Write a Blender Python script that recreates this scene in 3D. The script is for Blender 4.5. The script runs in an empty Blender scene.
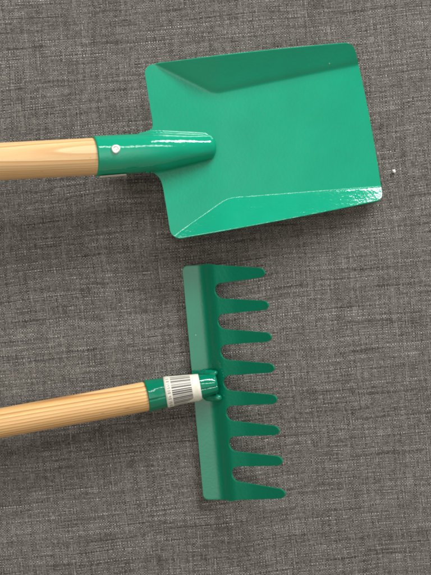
import bpy, bmesh, math, random
import numpy as np
from mathutils import Vector, noise as mnoise

random.seed(7)
scene = bpy.context.scene
COL = scene.collection

# ------------------------------------------------------------------ scale
S = 0.00065          # metres per unit of the layout grid on the fabric
CX, CY = 215.5, 287.5
D = 0.46             # height of the camera over the fabric

def P(px, py, z):
    """layout grid -> metres, for a point that stands z metres over the fabric"""
    k = S * (D - z) / D
    return Vector(((px - CX) * k, (CY - py) * k, z))

# ------------------------------------------------------------------ helpers
def link(name, me, mat, parent=None, smooth=True):
    if smooth:
        me.polygons.foreach_set('use_smooth', [True] * len(me.polygons))
    if mat: me.materials.append(mat)
    o = bpy.data.objects.new(name, me)
    COL.objects.link(o)
    if parent:
        o.parent = parent
        r = parent
        off = Vector((0, 0, 0))
        while r:
            off += r.location; r = r.parent
        me.transform(__import__('mathutils').Matrix.Translation(-off))
    return o

def pymesh(name, v, f):
    me = bpy.data.meshes.new(name)
    me.from_pydata([tuple(x) for x in v], [], f)
    me.update()
    return me

def thing(name, label, cat, loc):
    o = bpy.data.objects.new(name, None)
    o.empty_display_size = 0.02
    o.location = loc
    o['label'] = label; o['category'] = cat
    COL.objects.link(o)
    return o

def bevel(o, w=0.0004, seg=2, ang=40):
    m = o.modifiers.new('bevel', 'BEVEL')
    m.width = w; m.segments = seg; m.limit_method = 'ANGLE'; m.angle_limit = math.radians(ang)
    return m

def softplus(d, w):
    x = d / w
    if x > 30: return d
    if x < -30: return 0.0
    return w * math.log1p(math.exp(x))

def smax(a, b, k):
    h = max(0.0, min(1.0, 0.5 + 0.5 * (b - a) / k))
    return a * (1 - h) + b * h + k * h * (1 - h)

def lerp_table(tab, x):
    if x <= tab[0][0]: return tab[0][1]
    for (a, fa), (b, fb) in zip(tab, tab[1:]):
        if x <= b:
            return fa + (fb - fa) * (x - a) / (b - a)
    return tab[-1][1]

# ------------------------------------------------------------------ materials
class NT:
    def __init__(s, name):
        s.m = bpy.data.materials.new(name); s.m.use_nodes = True
        s.t = s.m.node_tree
        s.b = s.t.nodes['Principled BSDF']
    def n(s, kind, **kw):
        x = s.t.nodes.new(kind)
        for k, v in kw.items(): setattr(x, k, v)
        return x
    def l(s, a, b): s.t.links.new(a, b)
    def math(s, op, a, b=None, c=None, clamp=False):
        x = s.n('ShaderNodeMath', operation=op); x.use_clamp = clamp
        for i, v in enumerate((a, b, c)):
            if v is None: continue
            if isinstance(v, (int, float)): x.inputs[i].default_value = v
            else: s.l(v, x.inputs[i])
        return x.outputs[0]
    def comb(s, x, y, z=0.0):
        c = s.n('ShaderNodeCombineXYZ')
        for i, v in enumerate((x, y, z)):
            if isinstance(v, (int, float)): c.inputs[i].default_value = v
            else: s.l(v, c.inputs[i])
        return c.outputs[0]
    def noise(s, vec, scale, detail=2.0, rough=0.5):
        x = s.n('ShaderNodeTexNoise'); s.l(vec, x.inputs['Vector'])
        x.inputs['Scale'].default_value = scale; x.inputs['Detail'].default_value = detail
        x.inputs['Roughness'].default_value = rough
        return x.outputs['Fac']
    def white(s, vec):
        x = s.n('ShaderNodeTexWhiteNoise', noise_dimensions='3D'); s.l(vec, x.inputs['Vector'])
        return x.outputs['Value']
    def ramp(s, fac, stops, interp='LINEAR'):
        r = s.n('ShaderNodeValToRGB'); r.color_ramp.interpolation = interp
        e = r.color_ramp.elements
        while len(e) < len(stops): e.new(0.5)
        for el, (p, c) in zip(e, stops):
            el.position = p; el.color = (*c, 1)
        s.l(fac, r.inputs[0])
        return r.outputs['Color']
    def mix(s, fac, a, b):
        x = s.n('ShaderNodeMix', data_type='RGBA')
        if isinstance(fac, (int, float)): x.inputs['Factor'].default_value = fac
        else: s.l(fac, x.inputs['Factor'])
        for k, v in (('A', a), ('B', b)):
            sk = [i for i in x.inputs if i.name == k and i.type == 'RGBA'][0]
            if isinstance(v, tuple): sk.default_value = (*v, 1)
            else: s.l(v, sk)
        return [o for o in x.outputs if o.type == 'RGBA'][0]
    def bump(s, h, strength, dist, normal=None):
        b = s.n('ShaderNodeBump'); s.l(h, b.inputs['Height'])
        b.inputs['Strength'].default_value = strength; b.inputs['Distance'].default_value = dist
        if normal is not None: s.l(normal, b.inputs['Normal'])
        return b.outputs['Normal']

def mat_fabric():
    g = NT('woven_fabric')
    tc = g.n('ShaderNodeTexCoord').outputs['Object']
    # slow wander of the threads
    wob = g.n('ShaderNodeTexNoise'); g.l(tc, wob.inputs['Vector'])
    wob.inputs['Scale'].default_value = 9.0; wob.inputs['Detail'].default_value = 1.0
    sub = g.n('ShaderNodeVectorMath', operation='SUBTRACT'); g.l(wob.outputs['Color'], sub.inputs[0]); sub.inputs[1].default_value = (.5, .5, .5)
    scl = g.n('ShaderNodeVectorMath', operation='SCALE'); g.l(sub.outputs[0], scl.inputs[0]); scl.inputs['Scale'].default_value = 0.010
    wob2 = g.n('ShaderNodeTexNoise'); g.l(tc, wob2.inputs['Vector'])
    wob2.inputs['Scale'].default_value = 330.0; wob2.inputs['Detail'].default_value = 2.0
    sub2 = g.n('ShaderNodeVectorMath', operation='SUBTRACT'); g.l(wob2.outputs['Color'], sub2.inputs[0]); sub2.inputs[1].default_value = (.5, .5, .5)
    scl2 = g.n('ShaderNodeVectorMath', operation='SCALE'); g.l(sub2.outputs[0], scl2.inputs[0]); scl2.inputs['Scale'].default_value = 0.0007
    add = g.n('ShaderNodeVectorMath', operation='ADD'); g.l(tc, add.inputs[0]); g.l(scl.outputs[0], add.inputs[1])
    add2 = g.n('ShaderNodeVectorMath', operation='ADD'); g.l(add.outputs[0], add2.inputs[0]); g.l(scl2.outputs[0], add2.inputs[1])
    mp = g.n('ShaderNodeMapping'); g.l(add2.outputs[0], mp.inputs['Vector'])
    mp.inputs['Rotation'].default_value = (0, 0, math.radians(-5.5))
    sep = g.n('ShaderNodeSeparateXYZ'); g.l(mp.outputs[0], sep.inputs[0])
    pu, pv = 0.00087, 0.00084
    u = g.math('MULTIPLY', sep.outputs[0], 1 / pu); v = g.math('MULTIPLY', sep.outputs[1], 1 / pv)
    u = g.math('ADD', u, g.math('MULTIPLY', g.noise(g.comb(g.math('MULTIPLY', u, 0.55), 0.3, g.math('MULTIPLY', v, 0.01)), 1.0, 1.0), 1.1))
    v = g.math('ADD', v, g.math('MULTIPLY', g.noise(g.comb(g.math('MULTIPLY', u, 0.01), g.math('MULTIPLY', v, 0.6), 5.0), 1.0, 1.0), 1.2))
    iu = g.math('FLOOR', u); iv = g.math('FLOOR', v)
    fu = g.math('FRACT', u); fv = g.math('FRACT', v)
    par = g.math('FLOORED_MODULO', g.math('ADD', iu, iv), 2.0)         # 1: warp on top
    su = g.math('SINE', g.math('MULTIPLY', fu, math.pi)); sv = g.math('SINE', g.math('MULTIPLY', fv, math.pi))
    hw = g.math('MULTIPLY', g.math('POWER', su, 0.85), g.math('POWER', sv, 0.55))
    hf = g.math('MULTIPLY', g.math('POWER', su, 0.55), g.math('POWER', sv, 0.85))
    mh = g.n('ShaderNodeMix', data_type='FLOAT'); g.l(par, mh.inputs[0]); g.l(hf, mh.inputs[2]); g.l(hw, mh.inputs[3])
    h = mh.outputs[0]
    # yarn tones: every thread has its own, wandering along its length, plus single picks
    weft_t = g.white(g.comb(0.5, iv, 3.0)); warp_t = g.white(g.comb(iu, 0.5, 9.0))
    weft_l = g.noise(g.comb(g.math('MULTIPLY', u, 0.045), g.math('MULTIPLY', iv, 3.71)), 1.0, 3.0, 0.6)
    warp_l = g.noise(g.comb(g.math('MULTIPLY', iu, 3.37), g.math('MULTIPLY', v, 0.06)), 1.0, 3.0, 0.6)
    weft = g.math('SUBTRACT', g.math('ADD', g.math('MULTIPLY', weft_t, 0.34), g.math('MULTIPLY', weft_l, 1.7)), 0.30)
    warp = g.math('ADD', g.math('MULTIPLY', warp_t, 0.30), g.math('SUBTRACT', g.math('MULTIPLY', warp_l, 1.4), 0.36))
    run = g.noise(g.comb(g.math('MULTIPLY', u, 0.014), g.math('MULTIPLY', iv, 5.13), 7.0), 1.0, 1.0, 0.5)
    rm = g.n('ShaderNodeMapRange'); g.l(run, rm.inputs[0]); rm.inputs['From Min'].default_value = 0.60; rm.inputs['From Max'].default_value = 0.72
    weft = g.math('SUBTRACT', weft, g.math('MULTIPLY', rm.outputs[0], 0.42))
    warp = g.math('SUBTRACT', warp, g.math('MULTIPLY', rm.outputs[0], 0.16))
    mt = g.n('ShaderNodeMix', data_type='FLOAT'); g.l(par, mt.inputs[0]); g.l(weft, mt.inputs[2]); g.l(warp, mt.inputs[3])
    cell = g.white(g.comb(iu, iv, 1.0))
    big = g.noise(tc, 60.0, 3.0, 0.6)
    val = g.math('ADD', g.math('MULTIPLY', mt.outputs[0], 0.66), g.math('MULTIPLY', cell, 0.25))
    val = g.math('ADD', val, g.math('MULTIPLY', g.math('SUBTRACT', big, 0.5), 0.12))
    # fine fibre mottling inside a yarn
    fib = g.noise(g.comb(g.math('MULTIPLY', u, 1.3), g.math('MULTIPLY', v, 1.6)), 1.9, 2.0, 0.6)
    val = g.math('ADD', val, g.math('MULTIPLY', g.math('SUBTRACT', fib, 0.5), 0.30))
    c = g.ramp(val, [(0.18, (0.050, 0.044, 0.037)), (0.38, (0.135, 0.123, 0.106)), (0.55, (0.240, 0.225, 0.200)),
                     (0.72, (0.345, 0.325, 0.292)), (0.92, (0.52, 0.495, 0.45))])
    # shade between the threads, painted into the base colour as darker gaps
    gap_shade = g.n('ShaderNodeMapRange', interpolation_type='SMOOTHSTEP'); g.l(g.math('ADD', h, g.math('MULTIPLY', g.math('SUBTRACT', fib, 0.5), 0.9)), gap_shade.inputs[0])
    gap_shade.inputs['From Min'].default_value = 0.0; gap_shade.inputs['From Max'].default_value = 0.55
    c = g.mix(gap_shade.outputs[0], (0.070, 0.062, 0.052), c)
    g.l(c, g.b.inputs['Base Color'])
    g.b.inputs['Roughness'].default_value = 0.85
    g.b.inputs['Specular IOR Level'].default_value = 0.18
    g.b.inputs['Sheen Weight'].default_value = 0.08
    hh = g.math('ADD', h, g.math('MULTIPLY', fib, 0.35))
    g.l(g.bump(hh, 1.0, 0.00048), g.b.inputs['Normal'])
    return g.m

def mat_paint(name='green_enamel', col=(0.006, 0.325, 0.182), peel=0.40):
    g = NT(name)
    tc = g.n('ShaderNodeTexCoord').outputs['Object']
    n1 = g.noise(tc, 520.0, 2.0, 0.55)
    n2 = g.noise(tc, 45.0, 2.0, 0.5)
    v = g.math('ADD', n1, g.math('MULTIPLY', n2, 1.5))
    tone = g.noise(tc, 30.0, 3.0, 0.6)
    c = g.ramp(tone, [(0.3, tuple(x * 0.94 for x in col)), (0.7, tuple(min(1, x * 1.05) for x in col))])
    # specks of dust stuck to the enamel
    vo = g.n('ShaderNodeTexVoronoi'); g.l(tc, vo.inputs['Vector']); vo.inputs['Scale'].default_value = 95.0
    lim = g.math('MULTIPLY', g.math('POWER', g.white(vo.outputs['Position']), 14.0), 0.045)
    dust = g.math('LESS_THAN', vo.outputs['Distance'], lim)
    c = g.mix(g.math('MULTIPLY', dust, 0.55), c, (0.62, 0.66, 0.60))
    g.l(c, g.b.inputs['Base Color'])
    g.b.inputs['IOR'].default_value = 1.52
    smear = g.noise(tc, 90.0, 4.0, 0.65)
    rr = g.n('ShaderNodeMapRange'); g.l(smear, rr.inputs[0])
    rr.inputs['From Min'].default_value = 0.35; rr.inputs['From Max'].default_value = 0.7
    rr.inputs['To Min'].default_value = 0.06; rr.inputs['To Max'].default_value = 0.11
    g.l(rr.outputs[0], g.b.inputs['Roughness'])
    # hair scratches, only in the gloss
    mp = g.n('ShaderNodeMapping'); g.l(tc, mp.inputs['Vector']); mp.inputs['Rotation'].default_value = (0, 0, 0.5); mp.inputs['Scale'].default_value = (25, 1400, 300)
    sc = g.noise(mp.outputs[0], 1.0, 1.0, 0.4)
    sm = g.n('ShaderNodeMapRange'); g.l(sc, sm.inputs[0]); sm.inputs['From Min'].default_value = 0.70; sm.inputs['From Max'].default_value = 0.76
    dent = g.noise(tc, 28.0, 1.0, 0.4)
    v = g.math('SUBTRACT', v, g.math('MULTIPLY', sm.outputs[0], 0.06))
    v = g.math('ADD', v, g.math('MULTIPLY', dent, 1.6))
    g.l(g.bump(v, peel, 0.00022), g.b.inputs['Normal'])
    return g.m

def mat_wood(name, y0, z0, spacing, pale, early, late, seed, wander):
    g = NT(name)
    at = g.n('ShaderNodeAttribute'); at.attribute_name = 'grain'
    sep = g.n('ShaderNodeSeparateXYZ'); g.l(at.outputs['Vector'], sep.inputs[0])
    L, Y, Z = sep.outputs
    lw = g.noise(g.comb(g.math('MULTIPLY', L, 9.0), g.math('MULTIPLY', Y, 35.0), g.math('ADD', g.math('MULTIPLY', Z, 35.0), seed)), 1.0, 2.0, 0.5)
    dy = g.math('SUBTRACT', Y, y0); dz = g.math('SUBTRACT', Z, z0)
    d = g.math('SQRT', g.math('ADD', g.math('MULTIPLY', dy, dy), g.math('MULTIPLY', dz, dz)))
    d = g.math('ADD', d, g.math('MULTIPLY', g.math('SUBTRACT', lw, 0.5), wander))
    d = g.math('ADD', d, g.math('MULTIPLY', L, 0.012))
    ring = g.math('DIVIDE', d, spacing)
    f = g.math('FRACT', ring)
    wn = g.white(g.comb(g.math('FLOOR', ring), seed, 2.0))
    c = g.ramp(f, [(0.0, pale), (0.40, early), (0.70, tuple(a * .55 + b * .45 for a, b in zip(early, late))), (0.84, late), (0.93, late), (1.0, pale)])
    c = g.mix(g.math('MULTIPLY', wn, 0.40), c, pale)
    # fine fibres and small dark pores stretched along the stick
    fib = g.noise(g.comb(g.math('MULTIPLY', L, 45.0), g.math('MULTIPLY', Y, 1900.0), g.math('MULTIPLY', Z, 1900.0)), 1.0, 3.0, 0.6)
    c = g.mix(g.math('MULTIPLY', g.math('SUBTRACT', fib, 0.40, clamp=True), 0.9), c, late)
    por = g.noise(g.comb(g.math('MULTIPLY', L, 190.0), g.math('MULTIPLY', Y, 1100.0), g.math('ADD', g.math('MULTIPLY', Z, 1100.0), seed * 3)), 1.0, 1.0, 0.5)
    pm = g.n('ShaderNodeMapRange'); g.l(por, pm.inputs[0]); pm.inputs['From Min'].default_value = 0.74; pm.inputs['From Max'].default_value = 0.80
    c = g.mix(g.math('MULTIPLY', pm.outputs[0], 0.6), c, (0.16, 0.08, 0.03))
    g.l(c, g.b.inputs['Base Color'])
    g.b.inputs['Roughness'].default_value = 0.42
    g.b.inputs['Specular IOR Level'].default_value = 0.4
    g.l(g.bump(fib, 0.35, 0.00015), g.b.inputs['Normal'])
    return g.m

def mat_plain(name, col, rough=0.5, metal=0.0, var=0.08, scale=400.0):
    g = NT(name)
    tc = g.n('ShaderNodeTexCoord').outputs['Object']
    n = g.noise(tc, scale, 3.0, 0.6)
    c = g.ramp(n, [(0.3, tuple(x * (1 - var) for x in col)), (0.7, tuple(min(1, x * (1 + var)) for x in col))])
    g.l(c, g.b.inputs['Base Color'])
    g.b.inputs['Roughness'].default_value = rough
    g.b.inputs['Metallic'].default_value = metal
    g.l(g.bump(n, 0.2, 0.0001), g.b.inputs['Normal'])
    return g.m

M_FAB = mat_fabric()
M_GREEN = mat_paint()
M_RAKE = mat_paint('deep_green_enamel', (0.0005, 0.185, 0.098), 0.45)
M_WOOD_A = mat_wood('pale_ash_wood', -0.022, -0.075, 0.00115, (0.85, 0.60, 0.33), (0.80, 0.50, 0.22), (0.58, 0.30, 0.10), 1.7, 0.0022)
M_WOOD_B = mat_wood('striped_pine_wood', -0.11, -0.035, 0.0018, (0.86, 0.58, 0.28), (0.80, 0.47, 0.17), (0.40, 0.16, 0.04), 5.2, 0.0014)
M_STEEL = mat_plain('zinc_rivet', (0.80, 0.78, 0.72), 0.38, 0.55)
M_PAPER = mat_plain('sticker_paper', (0.74, 0.71, 0.60), 0.45)
M_INK = mat_plain('black_ink', (0.085, 0.078, 0.085), 0.5)
M_LINT = mat_plain('white_lint', (0.85, 0.85, 0.84), 0.8)
M_DARK = mat_plain('tube_inside', (0.004, 0.05, 0.03), 0.6)

# ------------------------------------------------------------------ tubes
class Axis:
    """straight-piece axis through points (px, py, z, r_px); r in layout units"""
    def __init__(s, pts):
        if len(pts) > 2:                        # smooth run through the given points
            q = [tuple(2 * a - b for a, b in zip(pts[0], pts[1]))] + list(pts) + [tuple(2 * a - b for a, b in zip(pts[-1], pts[-2]))]
            out = []
            for i in range(1, len(q) - 2):
                for k in range(14):
                    t = k / 14
                    out.append(tuple(0.5 * (2 * b + (c - a) * t + (2 * a - 5 * b + 4 * c - d) * t * t + (3 * b - a - 3 * c + d) * t ** 3)
                                     for a, b, c, d in zip(q[i - 1], q[i], q[i + 1], q[i + 2])))
            pts = out + [pts[-1]]
        s.p = [P(a, b, z) for a, b, z, r in pts]
        s.r = [r * S * (D - z) / D for a, b, z, r in pts]
        s.L = [0.0]
        for a, b in zip(s.p, s.p[1:]): s.L.append(s.L[-1] + (b - a).length)
    def at(s, l):
        n = len(s.p)
        i = 0
        while i < n - 2 and l > s.L[i + 1]: i += 1
        t = (l - s.L[i]) / (s.L[i + 1] - s.L[i])
        c = s.p[i].lerp(s.p[i + 1], t)
        r = s.r[i] + (s.r[i + 1] - s.r[i]) * t
        d = (s.p[-1] - s.p[0]).normalized()
        side = Vector((-d.y, d.x, 0)).normalized()        # +y-ish
        up = d.cross(side).normalized()
        return c, r, d, side, up
    def l_at_px(s, px):
        # length at which the axis passes layout column px
        lo, hi = -s.L[-1], 2 * s.L[-1]
        for _ in range(60):
            m = (lo + hi) / 2
            c = s.at(m)[0]
            x = c.x / (S * (D - c.z) / D) + CX
            if x < px: lo = m
            else: hi = m
        return (lo + hi) / 2
    def pt(s, l, ang, dr=0.0, tilt=0.0, rs=1.0):
        """ang from straight up, positive towards the top of the picture"""
        c, r, d, side, up = s.at(l)
        R = r * rs + dr
        return c + side * (R * math.sin(ang)) + up * (R * math.cos(ang)) + d * (tilt * R * math.cos(ang))

def tube_mesh(name, ax, ls, nseg=72, dr=lambda l, a: 0.0, tilt=lambda l: 0.0, cap0=True, cap1=True, grain=False, thick=0.0):
    v = []; f = []; gr = []
    for l in ls:
        for k in range(nseg):
            a = 2 * math.pi * k / nseg
            q = ax.pt(l, a, dr(l, a), tilt(l))
            v.append(q)
            r = ax.at(l)[1] + dr(l, a)
            gr.append((l, r * math.sin(a), r * math.cos(a)))
    for i in range(len(ls) - 1):
        for k in range(nseg):
            a, b = i * nseg + k, i * nseg + (k + 1) % nseg
            f.append((a, a + nseg, b + nseg, b))
    n0 = len(ls)
    if thick:                                   # open at the near end: wall thickness turned inwards
        base = len(v)
        for j, (dl, t) in enumerate(((0, thick), (0.006, thick))):
            for k in range(nseg):
                a = 2 * math.pi * k / nseg
                v.append(ax.pt(ls[0] + dl, a, dr(ls[0], a) - t, tilt(ls[0]))); gr.append((0, 0, 0))
        for k in range(nseg):
            k2 = (k + 1) % nseg
            f.append((k, k2, base + k2, base + k))
            f.append((base + k, base + k2, base + nseg + k2, base + nseg + k))
    elif cap0:
        f.append(tuple(range(nseg)))
    if cap1:
        o = (n0 - 1) * nseg
        f.append(tuple(reversed(range(o, o + nseg))))
    me = pymesh(name, v, f)
    bm = bmesh.new(); bm.from_mesh(me); bmesh.ops.recalc_face_normals(bm, faces=bm.faces); bm.to_mesh(me); bm.free()
    if grain:
        at = me.attributes.new('grain', 'FLOAT_VECTOR', 'POINT')
        at.data.foreach_set('vector', [c for g in gr for c in g])
    return me

def patch_mesh(name, ax, l0, l1, a0, a1, dr, nl=10, na=28, th=0.00012, corner=0.0, wob=0.0, lift=0.0):
    """a thin curved sheet on a tube (sticker); has thickness"""
    v = []; f = []
    for lay in (0, 1):
        for i in range(nl + 1):
            t = i / nl
            for j in range(na + 1):
                s = j / na
                a = a0 + (a1 - a0) * s
                # rounded corners: shrink length near the ends of the angle range
                e = min(s, 1 - s) * abs(a1 - a0) * 0.009
                cut = 0.0
                if corner and e < corner: cut = corner - math.sqrt(max(0, corner ** 2 - (corner - e) ** 2))
                lo, hi = l0 + cut, l1 - cut
                l = lo + (hi - lo) * t + wob * math.sin(s * 9 + t)
                lf = lift * (t ** 4) * max(0.0, (s - 0.55) / 0.45) ** 3 + lift * 0.5 * ((1 - t) ** 6) * max(0.0, (0.3 - s) / 0.3) ** 3
                v.append(ax.pt(l, a, dr + lf + (th if lay == 0 else 0.0)))
    n = (nl + 1) * (na + 1)
    idx = lambda i, j, L: L * n + i * (na + 1) + j
    for i in range(nl):
        for j in range(na):
            f.append((idx(i, j, 0), idx(i + 1, j, 0), idx(i + 1, j + 1, 0), idx(i, j + 1, 0)))
            f.append((idx(i, j, 1), idx(i, j + 1, 1), idx(i + 1, j + 1, 1), idx(i + 1, j, 1)))
    for i in range(nl):
        for j in (0, na):
            f.append((idx(i, j, 0), idx(i, j, 1), idx(i + 1, j, 1), idx(i + 1, j, 0)))
    for j in range(na):
        for i in (0, nl):
            f.append((idx(i, j, 0), idx(i, j + 1, 0), idx(i, j + 1, 1), idx(i, j, 1)))
    me = pymesh(name, v, f)
    bm = bmesh.new(); bm.from_mesh(me); bmesh.ops.recalc_face_normals(bm, faces=bm.faces); bm.to_mesh(me); bm.free()
    return me

def two_sided(name, top, nu, nv, open_first_u=False, skip_rim=()):
    """grid of (pos, normal, thickness) -> closed sheet; skip_rim leaves a side open where another part joins"""
    v = []; f = []
    N = nu * nv
    for p, n, t in top: v.append(p)
    for p, n, t in top: v.append(p - n * t)
    ix = lambda i, j, b=0: b * N + i * nv + j
    for i in range(nu - 1):
        for j in range(nv - 1):
            f.append((ix(i, j), ix(i + 1, j), ix(i + 1, j + 1), ix(i, j + 1)))
            f.append((ix(i, j, 1), ix(i, j + 1, 1), ix(i + 1, j + 1, 1), ix(i + 1, j, 1)))
    def rim(a, b):
        f.append((a, b, b + N, a + N))
    for i in range(nu - 1):
        if 'v0' not in skip_rim: rim(ix(i, 0), ix(i + 1, 0))
        if 'v1' not in skip_rim: rim(ix(i, nv - 1), ix(i + 1, nv - 1))
    for j in range(nv - 1):
        if 'u0' not in skip_rim: rim(ix(0, j), ix(0, j + 1))
        if 'u1' not in skip_rim: rim(ix(nu - 1, j), ix(nu - 1, j + 1))
    me = pymesh(name, v, f)
    bm = bmesh.new(); bm.from_mesh(me)
    bmesh.ops.recalc_face_normals(bm, faces=bm.faces)
    # keep the top side facing up
    bm.faces.ensure_lookup_table()
    if bm.faces[(nu // 2 * (nv - 1) + nv // 2) * 2].normal.z < 0:
        bmesh.ops.reverse_faces(bm, faces=bm.faces)
    bm.to_mesh(me); bm.free()
    return me

def grid_normals(pts, nu, nv):
    A = np.array([tuple(p) for p in pts]).reshape(nu, nv, 3)
    du = np.gradient(A, axis=0); dv = np.gradient(A, axis=1)
    n = np.cross(du, dv)
    ln = np.linalg.norm(n, axis=2, keepdims=True); ln[ln == 0] = 1
    n /= ln
    n[n[..., 2] < 0] *= -1
    return [Vector(x) for x in n.reshape(-1, 3)]

# ------------------------------------------------------------------ fabric
def build_fabric():
    n = 80; W = 1.6
    v = []; f = []
    for i in range(n + 1):
        for j in range(n + 1):
            x = -W / 2 + W * i / n; y = -W / 2 + W * j / n
            z = -0.0012 + 0.0011 * mnoise.noise(Vector((x * 7, y * 7, 2.0)))
            v.append((x, y, z))
    for i in range(n):
        for j in range(n):
            a = i * (n + 1) + j
            f.append((a, a + n + 1, a + n + 2, a + 1))
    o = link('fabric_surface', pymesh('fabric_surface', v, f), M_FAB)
    o['kind'] = 'structure'
    return o

# ------------------------------------------------------------------ shovel
def blade_z(px):                       # height of the flat of the blade
    return 0.0215 + (0.0045 - 0.0215) * (px - 150) / 230.0

SH_AX = Axis([(-330, 179.5, 0.0400, 18.9), (116, 155.6, 0.0292, 18.4)])
SOCK_AX = Axis([(94, 156.4, 0.0303, 20.2), (150, 152.8, 0.0275, 18.6), (184, 149.8, 0.0232, 15.0), (209, 147.2, 0.0188, 12.0)])

def crease(px, lower, w=5.0):
    if not lower:
        # two lines meeting at x=213; max() of both rounded
        a = 67 + (px - 162) * 0.50
        b = 93.5 - (px - 213) * 0.203
        return -smax(-a, -b, w)        # smooth min
    a = 233 - (px - 178) * 0.70
    b = 198.5 - (px - 227) * 0.075
    return smax(a, b, w)

def blade_h(px, py):
    h = 0.0
    for d, wl in ((crease(px, False) - py, 0), (py - crease(px, True), 1)):
        s = softplus(d, (1.0, 0.45)[wl])
        h += 0.12 * (softplus(d, 9.0) - softplus(-60.0, 9.0))
        h += (0.43, 0.30 + 0.088 * max(0.0, min(1.0, (px - 295) / 85)) ** 1.5)[wl] * s + ((1.5, 2.2), (0.35, 0.6))[wl][0] * (1 - math.exp(-s / ((1.5, 2.2), (0.35, 0.6))[wl][1]))
    # the shoulder by the socket bends up a little
    h += 0.055 * softplus(214 + (py - 93) * 0.12 - px, 3.5)
    # pressed sheet is never quite flat
    return h * S + 0.00030 * mnoise.noise(Vector((px / 75.0, py / 75.0, 4.0)))

def build_blade(parent):
    TL, TR, BR, BL = (143.5, 65.5), (353.5, 42.5), (383.0, 199.5), (171.5, 239.5)
    nu, nv = 190, 260
    us = []
    # finer towards both ends for the rounded corners
    for i in range(nu):
        t = i / (nu - 1)
        us.append(t)
    us = sorted(set([0, .001, .003, .006, .010, .015, .02, .027, .035] + [0.035 + (0.965 - 0.035) * i / (nu - 19) for i in range(1, nu - 19)] + [.965, .973, .98, .985, .99, .994, .997, .999, 1.0]))
    nu = len(us)
    raw = []
    for u in us:
        dl = u * 210.0; dr_ = (1 - u) * 210.0
        def inset(d, r): return r - math.sqrt(max(0.0, r * r - (r - d) ** 2)) if d < r else 0.0
        it = inset(dl, 9) + inset(dr_, 8)
        ib = inset(dl, 10) + inset(dr_, 6)
        for j in range(nv):
            v = j / (nv - 1)
            tx, ty = TL[0] + (TR[0] - TL[0]) * u, TL[1] + (TR[1] - TL[1]) * u
            bx, by = BL[0] + (BR[0] - BL[0]) * u, BL[1] + (BR[1] - BL[1]) * u
            ln = math.hypot(bx - tx, by - ty)
            vv = it / ln + (1 - (it + ib) / ln) * v
            # slight outward bow of the top edge and of the mouth
            x = tx + (bx - tx) * vv; y = ty + (by - ty) * vv
            y -= 1.6 * 4 * u * (1 - u) * (1 - vv) - 1.2 * 4 * u * (1 - u) * vv
            x += 2.0 * 4 * vv * (1 - vv) * u
            # neck that runs out under the socket
            yy = y - 152.0
            fl = 0.0
            if abs(yy) < 40:
                fl = 16.0 * math.exp(-max(0.0, abs(yy + 0.5) - 18.5) / (2.2 if yy < 0 else 4.0))
            x -= fl * math.exp(-dl / 7.0)
            # socket hump
            z = blade_z(x) + blade_h(x, y)
            raw.append([x, y, z])
    # press the sheet up round the socket
    for r in raw:
        x, y, z = r
        if 120 < x < 228 and 118 < y < 185:
            l = SOCK_AX.l_at_px(min(x, 209))
            c, rad, d, side, up = SOCK_AX.at(l)
            q = P(x, y, c.z)
            lat = (q - c).dot(side)
            over = max(0.0, x - 204) * S
            dist = math.hypot(lat, over * 1.6)
            rr = rad - 0.0001
            if dist < rr:
                zt = c.z + 0.8 * math.sqrt(rr * rr - dist * dist) - 0.0006
            else:
                zt = c.z - (dist - rr) * 2.6
            r[2] = smax(z, zt, 0.0024) if zt > z - 0.004 else z
            if dist < rr: r[2] = min(r[2], c.z + 0.93 * math.sqrt(max(0, rr * rr - dist * dist)) + 0.0 ) if x < 204 else r[2]
            r[2] = max(r[2], z)
    pts = [P(*r) for r in raw]
    nor = grid_normals(pts, nu, nv)
    me = two_sided('blade', [(p, n, 0.0013) for p, n in zip(pts, nor)], nu, nv)
    o = link('blade', me, M_GREEN, parent)
    bevel(o, 0.00045, 3, 50)
    return o

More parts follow.
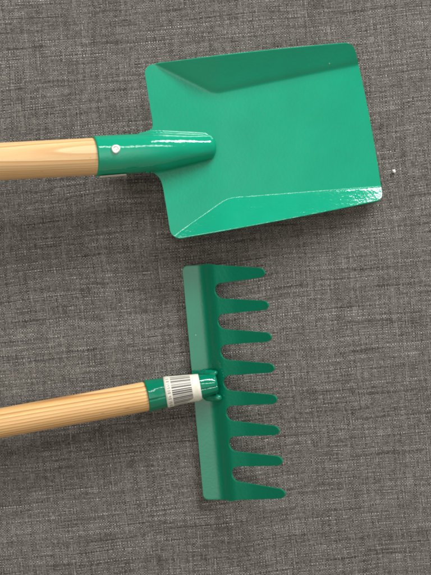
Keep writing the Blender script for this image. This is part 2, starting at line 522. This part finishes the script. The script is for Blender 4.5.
def build_shovel():
    t = thing('shovel', 'small shovel with broad flat green blade with raised sides and a pale wooden handle', 'shovel', P(215, 150, 0.0))
    build_blade(t)
    # wooden stick
    L0, L1 = 0.0, SH_AX.l_at_px(112)
    ls = [0.0, 0.0008, 0.002] + [0.002 + (L1 - 0.002) * i / 60 for i in range(1, 61)]
    def dr(l, a):
        e = 0.0
        if l < 0.002: e = -0.004 * (1 - l / 0.002) ** 2
        return e + 0.00012 * math.sin(3 * a + l * 14) + 0.0001 * mnoise.noise(Vector((l * 30, math.cos(a) * 2, math.sin(a) * 2)))
    link('handle', tube_mesh('handle', SH_AX, ls, 96, dr, grain=True), M_WOOD_A, t)
    # socket
    L1 = SOCK_AX.L[-1]
    n = 70
    ls = [L1 * i / n for i in range(n + 1)]
    rad_end = SOCK_AX.r[-1]
    ls += [L1 + rad_end * 0.62 * math.sin(math.pi / 2 * k / 8) for k in range(1, 9)]
    def sdr(l, a):
        if l > L1:
            q = min(1.0, (l - L1) / (rad_end * 0.62))
            return -SOCK_AX.at(l)[1] + rad_end * max(0.05, math.sqrt(max(0.0, 1 - q * q)))
        e = 0.0
        if l < 0.0009: e -= 0.0003 * (1 - l / 0.0009)
        return e + 0.00016 * mnoise.noise(Vector((l * 60, math.cos(a) * 2.2, math.sin(a) * 2.2)))
    tl = lambda l: 0.19 * max(0.0, 1 - l / 0.016)
    o = link('socket', tube_mesh('socket', SOCK_AX, ls, 96, sdr, tl, thick=0.0008), M_GREEN, t)
    # rivet
    l = SOCK_AX.l_at_px(115.6)
    c, r, d, side, up = SOCK_AX.at(l)
    ang = math.radians(5.5)
    nrm = (side * math.sin(ang) + up * math.cos(ang)).normalized()
    base = c + nrm * r
    e1 = d; e2 = nrm.cross(e1).normalized()
    prof = [(0.0027, -0.0006), (0.0027, 0.00025), (0.00255, 0.0005), (0.0022, 0.00068), (0.00175, 0.00074), (0.00145, 0.00070), (0.00125, 0.00035), (0.0009, 0.00028), (0.0007, 0.00045), (0.0003, 0.0005)]
    v = []; f = []; K = 40
    for rr, hh in prof:
        for k in range(K):
            a = 2 * math.pi * k / K
            v.append(base + (e1 * math.cos(a) + e2 * math.sin(a)) * rr * (1 + 0.03 * math.sin(3 * a)) + nrm * hh)
    for i in range(len(prof) - 1):
        for k in range(K):
            k2 = (k + 1) % K
            f.append((i * K + k, i * K + k2, (i + 1) * K + k2, (i + 1) * K + k))
    f.append(tuple(range((len(prof) - 1) * K, len(prof) * K)))
    me = pymesh('rivet', v, f)
    bm = bmesh.new(); bm.from_mesh(me); bmesh.ops.recalc_face_normals(bm, faces=bm.faces); bm.to_mesh(me); bm.free()
    link('rivet', me, M_STEEL, t)
    # label stuck underneath, only its edge shows
    a0 = math.radians(-77); a1 = math.radians(-150)
    me = patch_mesh('sticker', SOCK_AX, SOCK_AX.l_at_px(97), SOCK_AX.l_at_px(124.5), a0, a1, 0.0008, corner=0.001)
    o = link('sticker', me, M_PAPER, t)
    return t

# ------------------------------------------------------------------ rake
RK_AX = Axis([(-330, 483.5, 0.0290, 15.0), (149, 395.8, 0.0165, 14.6)])
RS_AX = Axis([(146, 396.2, 0.0166, 16.0), (172, 391.2, 0.0154, 14.3), (199, 386.6, 0.0140, 12.0), (217, 383.4, 0.0130, 9.4)])

# profile of the pressed sheet: (distance from back edge in layout units, slope)
def rake_slope(s):
    return lerp_table([(0, 0.03), (14, 0.03), (19, 0.45), (23, 1.08), (28, 0.88), (34, 0.46), (46, 0.48), (52, 0.64), (90, 0.68)], s)
_zt = [0.0]
for _k in range(900): _zt.append(_zt[-1] + rake_slope(_k * 0.1 + 0.05) * 0.1 * S)
def rake_z(s):
    s = max(0.0, min(89.9, s)); i = int(s * 10); t = s * 10 - i
    return 0.0036 + _zt[i] * (1 - t) + _zt[min(i + 1, 900)] * t

def back_edge(t):                       # t 0..1 from the upper end to the lower end
    return 182.0 + 21.5 * t, 266.0 + 234.0 * t

def rpos(x, y, s): return P(x, y, rake_z(s))

ROOT = 31.0
T_THICK = 0.0013
TIPS = [(265.0, 272.6), (268.6, 305.3), (271.4, 337.2), (274.2, 368.2), (277.0, 399.6), (279.0, 430.8), (282.0, 461.2), (284.2, 494.2)]
GAPS = [(214.8, 290.8), (218.0, 321.6), (220.6, 352.2), (223.6, 383.0), (226.4, 413.4), (229.0, 444.0), (231.8, 474.3)]

def build_rake():
    t = thing('rake', 'small green garden rake with eight blunt teeth, a barcode sticker and a striped wooden handle', 'rake', P(210, 385, 0.0))
    # ---- head: back flange and rising face up to the roots of the teeth
    ss = [0, .15, .5, 1.0, 1.7, 2.6, 3.6, 4.6, 6, 8, 10, 12, 14, 15, 16, 17, 18, 19, 20, 21, 22, 23, 24, 25, 26, 27, 28, 29, 30, 31]
    nu, nv = len(ss), 141
    top = []
    for s in ss:
        r = 5.2
        ins = r - math.sqrt(max(0, r * r - (r - s) ** 2)) if s < r else 0.0
        lo = ins + (0.0 if s < 18 else 0.0); hi = ins
        # the bend swells slightly past both ends
        sw = 0.9 * math.exp(-((s - 25) / 4.0) ** 2); swl = 2.0 * math.exp(-((s - 28) / 4.5) ** 2)
        for j in range(nv):
            q = j / (nv - 1)
            d = -sw + lo + (234.0 + sw + swl - lo - hi) * q
            tt = d / 234.0
            x, y = back_edge(tt)
            # the root line leans like the gaps
            k = s / ROOT
            rx = 214.6 + (y - 290.8) * 0.0929 - 0.15
            x = x + (rx - x) * k
            y = y - 1.6 * k * (1 - tt) - 0.6 * k * tt
            top.append((rpos(x, y, s), None, T_THICK))
    pts = [p for p, _, _ in top]; nor = grid_normals(pts, nu, nv)
    me = two_sided('rake_head', [(p, n, T_THICK) for p, n in zip(pts, nor)], nu, nv, skip_rim=('u1',))
    head = link('rake_head', me, M_RAKE, t)
    bevel(head, 0.0004, 2, 50)
    # y of the root line ends
    def root_at(tt):
        x, y = back_edge(tt)
        rx = 214.6 + (y - 290.8) * 0.0929 - 0.15
        y0 = y
        if tt <= 0.0: y0 -= 0.9 * math.exp(-((ROOT - 25) / 4.0) ** 2)
        if tt >= 1.0: y0 += 2.0 * math.exp(-((ROOT - 28) / 4.5) ** 2)
        return rx, y0 - 1.6 * (1 - tt) - 0.6 * tt
    ends = [root_at(0.0), root_at(1.0)]
    bounds = [ends[0]] + GAPS + [ends[1]]
    # ---- teeth
    NV = 17
    for k in range(8):
        a, b = bounds[k], bounds[k + 1]           # upper and lower root corner
        tip = TIPS[k]
        base = ((a[0] + b[0]) / 2, (a[1] + b[1]) / 2)
        # root corners lie on the straight root line
        ra = root_at((a[1] - 266.0) / 234.0); rb = root_at((b[1] - 266.0) / 234.0)
        ra = (ra[0], a[1]); rb = (rb[0], b[1])
        L = tip[0] - base[0]
        gr = 7.7                                    # gap radius
        tr = 4.4                                    # tip radius
        us = [0, .15, .5, 1, 1.7, 2.5, 3.5, 4.6, 5.8, 7.3, 10, 13, 16, 19, 22, 26, 30, 34]
        us = [u for u in us if u < L - 7] + [L - 7 + (7) * math.sin(math.pi / 2 * m / 12) for m in range(0, 13)]
        top = []
        first = (k == 0); last = (k == 7)
        for u in us:
            # half-open gap eats the tooth sides
            def cut(u, outer):
                if outer:                           # end teeth: only a small step
                    return min(0.8, 0.14 * u)
                g = math.sqrt(max(0.0, gr * gr - (gr - u) ** 2)) if u < gr else gr
                extra = max(0.0, u - gr) * 0.055
                return g + extra
            w = u / L
            ya = ra[1] + cut(u, first); yb = rb[1] - cut(u, last)
            # aim the sides at the tip
            tipw = tr
            f = max(0.0, min(1.0, (u - gr) / (L - gr)))
            cya = ra[1] + cut(gr, first); cyb = rb[1] - cut(gr, last)
            if u > gr:
                ya = cya + (tip[1] - tipw - cya) * f
                yb = cyb + (tip[1] + tipw - cyb) * f
            # round tip
            e = L - u
            if e < tr * 1.25:
                h = math.sqrt(max(0.0, 1 - (1 - e / (tr * 1.25)) ** 2))
                mid = (ya + yb) / 2; hw = (yb - ya) / 2 * max(0.04, h)
                ya, yb = mid - hw, mid + hw
            for j in range(NV):
                q = j / (NV - 1)
                y = ya + (yb - ya) * q
                x0 = ra[0] + (rb[0] - ra[0]) * ((y - ra[1]) / (rb[1] - ra[1]))
                x = x0 + (tip[0] - base[0]) * w if True else x0
                top.append(rpos(x, y, ROOT + u))
        pts = [p for p in top]
        nor = grid_normals(pts, len(us), NV)
        me = two_sided('tine', [(p, n, T_THICK) for p, n in zip(pts, nor)], len(us), NV, skip_rim=('u0',))
        o = link('tine', me, M_RAKE, head)
        bevel(o, 0.0004, 2, 50)
    # ---- wooden stick
    L1 = RK_AX.l_at_px(160); Lh = RK_AX.l_at_px(149.5)
    ls = [0.0, 0.0008, 0.002] + [0.002 + (L1 - 0.002) * i / 60 for i in range(1, 61)]
    def dr(l, a):
        e = 0.0
        if l < 0.002: e = -0.003 * (1 - l / 0.002) ** 2
        return e - 0.0013 * max(0.0, min(1.0, (l - Lh) / 0.003)) + 0.0001 * math.sin(2 * a + l * 12)
    link('handle', tube_mesh('handle', RK_AX, ls, 96, dr, grain=True), M_WOOD_B, t)
    # ---- rolled socket, with the open seam of the roll
    L1 = RS_AX.L[-1]
    ls = [L1 * i / 60 for i in range(61)]
    seam = math.radians(-8)
    def sdr(l, a):
        e = 0.0
        w = (a - seam + math.pi) % (2 * math.pi) - math.pi
        deep = 1.0 if (l < 0.0075 or l > L1 - 0.0125) else 0.35
        if abs(w) < 0.045: e -= 0.0007 * deep
        if l < 0.0008: e -= 0.0002 * (1 - l / 0.0008)
        if l > L1 - 0.001: e -= 0.0006 * (1 - (L1 - l) / 0.001)
        # worn dents by the open end
        e -= 0.00035 * math.exp(-((l - 0.009) / 0.0035) ** 2 - ((w - 0.35) / 0.22) ** 2)
        return e + 0.00022 * mnoise.noise(Vector((l * 110, math.cos(a) * 2.4, math.sin(a) * 2.4)))
    tl = lambda l: 0.17 * max(0.0, 1 - l / 0.014)
    link('socket', tube_mesh('socket', RS_AX, ls, 140, sdr, tl, thick=0.0008), M_RAKE, t)
    # ---- the two welded lugs that hold the socket end to the head
    def lug(pts, name):
        # pts: (px, py, z, rx) capsule of blobs joined through a skin
        me = bpy.data.meshes.new(name)
        me.from_pydata([tuple(P(a, b, z)) for a, b, z, r in pts], [(i, i + 1) for i in range(len(pts) - 1)], [])
        o = link(name, me, M_RAKE, t)
        m = o.modifiers.new('skin', 'SKIN'); m.use_smooth_shade = True
        for sv, (a, b, z, r) in zip(me.skin_vertices[0].data, pts):
            sv.radius = (r * S * 0.88, r * S * 0.88)
        me.skin_vertices[0].data[0].use_root = True
        s = o.modifiers.new('sub', 'SUBSURF'); s.levels = 3; s.render_levels = 3
        tx = bpy.data.textures.new('weld_lumps', 'CLOUDS'); tx.noise_scale = 0.0035
        dm = o.modifiers.new('lumps', 'DISPLACE'); dm.texture = tx; dm.strength = 0.0011; dm.mid_level = 0.5
        return o
    lug([(199, 375.0, 0.0060, 5.6), (206, 374.4, 0.0085, 5.8), (212, 373.6, 0.0108, 4.6), (217.5, 372.6, 0.0128, 2.9)], 'weld_lug')
    lug([(203, 396, 0.0055, 5.4), (210, 396.6, 0.0080, 5.8), (216.5, 397.2, 0.0105, 4.6), (222, 398.4, 0.0128, 2.8)], 'weld_lug')
    # ---- barcode sticker
    la, lb = RS_AX.l_at_px(165.5), RS_AX.l_at_px(200.0)
    a0, a1 = math.radians(102), math.radians(-82)
    st = link('sticker', patch_mesh('sticker', RS_AX, la, lb, a0, a1, 0.00022, 12, 48, th=0.0002, corner=0.0022, lift=0.0009), M_PAPER, t)
    # bars run along the socket, stacked round it
    rnd = random.Random(11)
    b0, b1 = RS_AX.l_at_px(172.0), RS_AX.l_at_px(191.5)
    V = []; F = []
    def add(me):
        o = len(V)
        V.extend([v.co.copy() for v in me.vertices]); F.extend([tuple(i + o for i in p.vertices) for p in me.polygons])
        bpy.data.meshes.remove(me)
    a = 72.0
    while a > -68:
        w = rnd.choice([1.6, 1.8, 3.0, 4.4, 5.6]); gap = rnd.choice([2.2, 2.6, 3.8, 5.6])
        add(patch_mesh('bar', RS_AX, b0, b1, math.radians(a), math.radians(a - w), 0.00043, 8, 3, 0.00003))
        a -= w + gap
    me = pymesh('barcode', V, F)
    link('barcode', me, M_INK, st, smooth=False)
    # row of tiny digits beside the bars: strokes of seven-stroke figures, turned along the sticker
    V = []; F = []
    SEG = {0: 'abcdef', 1: 'bc', 2: 'abged', 3: 'abgcd', 4: 'fgbc', 5: 'afgcd', 6: 'afgedc', 7: 'abc', 8: 'abcdefg', 9: 'abcdfg'}
    l0 = RS_AX.l_at_px(167.8); hgt = 0.0017; stp = 9.2
    a = 64.0
    for k in range(13):
        dig = rnd.randint(0, 9); wd = 5.0
        for sg in SEG[dig]:
            th = 0.00024; ta = 1.2
            # figure top points to the bars' far end: height runs along the axis, width round the tube
            box = {'a': (hgt - th, hgt, 0, wd), 'd': (0, th, 0, wd), 'g': (hgt / 2 - th / 2, hgt / 2 + th / 2, 0, wd),
                   'f': (hgt / 2, hgt, 0, ta), 'b': (hgt / 2, hgt, wd - ta, wd), 'e': (0, hgt / 2, 0, ta), 'c': (0, hgt / 2, wd - ta, wd)}[sg]
            add(patch_mesh('stroke', RS_AX, l0 + box[0], l0 + box[1], math.radians(a - box[2]), math.radians(a - box[3]), 0.00043, 2, 2, 0.00003))
        a -= stp + (4 if k in (0, 6) else 0)
        if a < -66: break
    link('digits', pymesh('digits', V, F), M_INK, st, smooth=False)
    return t

# ------------------------------------------------------------------ lint crumb
def build_lint():
    bm = bmesh.new()
    bmesh.ops.create_icosphere(bm, subdivisions=3, radius=0.00115)
    for v in bm.verts:
        n = mnoise.noise(v.co * 1400 + Vector((3, 1, 7)))
        v.co *= 1 + 0.95 * n
        v.co.z *= 0.6; v.co.x *= 0.8
    me = bpy.data.meshes.new('lint_crumb'); bm.to_mesh(me); bm.free()
    o = link('lint_crumb', me, M_LINT)
    o.location = P(394.3, 171.3, 0.0004)
    o.rotation_euler = (0, 0, 0.6)
    o['label'] = 'tiny white crumb of lint on the fabric right of the shovel blade'
    o['category'] = 'lint'
    return o

build_fabric()
build_shovel()
build_rake()
build_lint()

# ------------------------------------------------------------------ lights
def area(name, az, el, dist, w, h, power, col):
    """az measured from the top of the picture towards its right"""
    a, e = math.radians(az), math.radians(el)
    d = Vector((math.sin(a) * math.cos(e), math.cos(a) * math.cos(e), math.sin(e)))
    L = bpy.data.lights.new(name, 'AREA'); L.shape = 'RECTANGLE'; L.size = w; L.size_y = h
    L.energy = power; L.color = col
    o = bpy.data.objects.new(name, L); COL.objects.link(o)
    o.location = d * dist
    o.rotation_euler = d.to_track_quat('Z', 'Y').to_euler()
    return o
area('window_lower', 28, 26, 2.2, 1.3, 0.30, 51.0, (0.965, 0.98, 0.99))
area('window_upper', 10, 52, 2.2, 1.7, 0.22, 15.0, (0.965, 0.98, 0.99))

# the room: a bright ceiling overhead that falls off softly, warm dim walls
w = bpy.data.worlds.new('World'); scene.world = w; w.use_nodes = True
nt = w.node_tree
bg = nt.nodes['Background']
tcw = nt.nodes.new('ShaderNodeTexCoord')
def lobe(direction, power):
    dt = nt.nodes.new('ShaderNodeVectorMath'); dt.operation = 'DOT_PRODUCT'
    nt.links.new(tcw.outputs['Generated'], dt.inputs[0])
    dt.inputs[1].default_value = Vector(direction).normalized()
    mx = nt.nodes.new('ShaderNodeMath'); mx.operation = 'MAXIMUM'; nt.links.new(dt.outputs['Value'], mx.inputs[0]); mx.inputs[1].default_value = 0.0
    pw = nt.nodes.new('ShaderNodeMath'); pw.operation = 'POWER'; nt.links.new(mx.outputs[0], pw.inputs[0]); pw.inputs[1].default_value = power
    return pw.outputs[0]
def tint(fac, col, strength):
    m = nt.nodes.new('ShaderNodeVectorMath'); m.operation = 'SCALE'
    m.inputs[0].default_value = [c * strength for c in col]; nt.links.new(fac, m.inputs['Scale'])
    return m.outputs[0]
def vadd(a, b):
    m = nt.nodes.new('ShaderNodeVectorMath'); m.operation = 'ADD'
    for i, x in enumerate((a, b)):
        if isinstance(x, tuple): m.inputs[i].default_value = x
        else: nt.links.new(x, m.inputs[i])
    return m.outputs[0]
c = vadd(tint(lobe((-0.16, -0.06, 1.0), 9.0), (1.0, 0.98, 0.95), 1.85), (0.085, 0.068, 0.050))
c = vadd(c, tint(lobe((0.0, -1.0, 0.12), 3.0), (1.0, 0.88, 0.74), 0.36))
nt.links.new(c, bg.inputs['Color']); bg.inputs['Strength'].default_value = 1.0

# ------------------------------------------------------------------ camera
cam = bpy.data.cameras.new('camera'); co = bpy.data.objects.new('camera', cam); COL.objects.link(co)
co.location = (0, 0, D); co.rotation_euler = (0, 0, 0)
cam.sensor_fit = 'VERTICAL'
cam.angle = 2 * math.atan(575 * S / 2 / D)
cam.clip_start = 0.01; cam.clip_end = 50
scene.camera = co

scene.render.engine = 'CYCLES'
scene.cycles.use_denoising = True
scene.cycles.filter_width = 2.0
scene.view_settings.view_transform = 'Standard'
scene.view_settings.look = 'None'
scene.view_settings.exposure = 0.14
scene.view_settings.gamma = 1.0
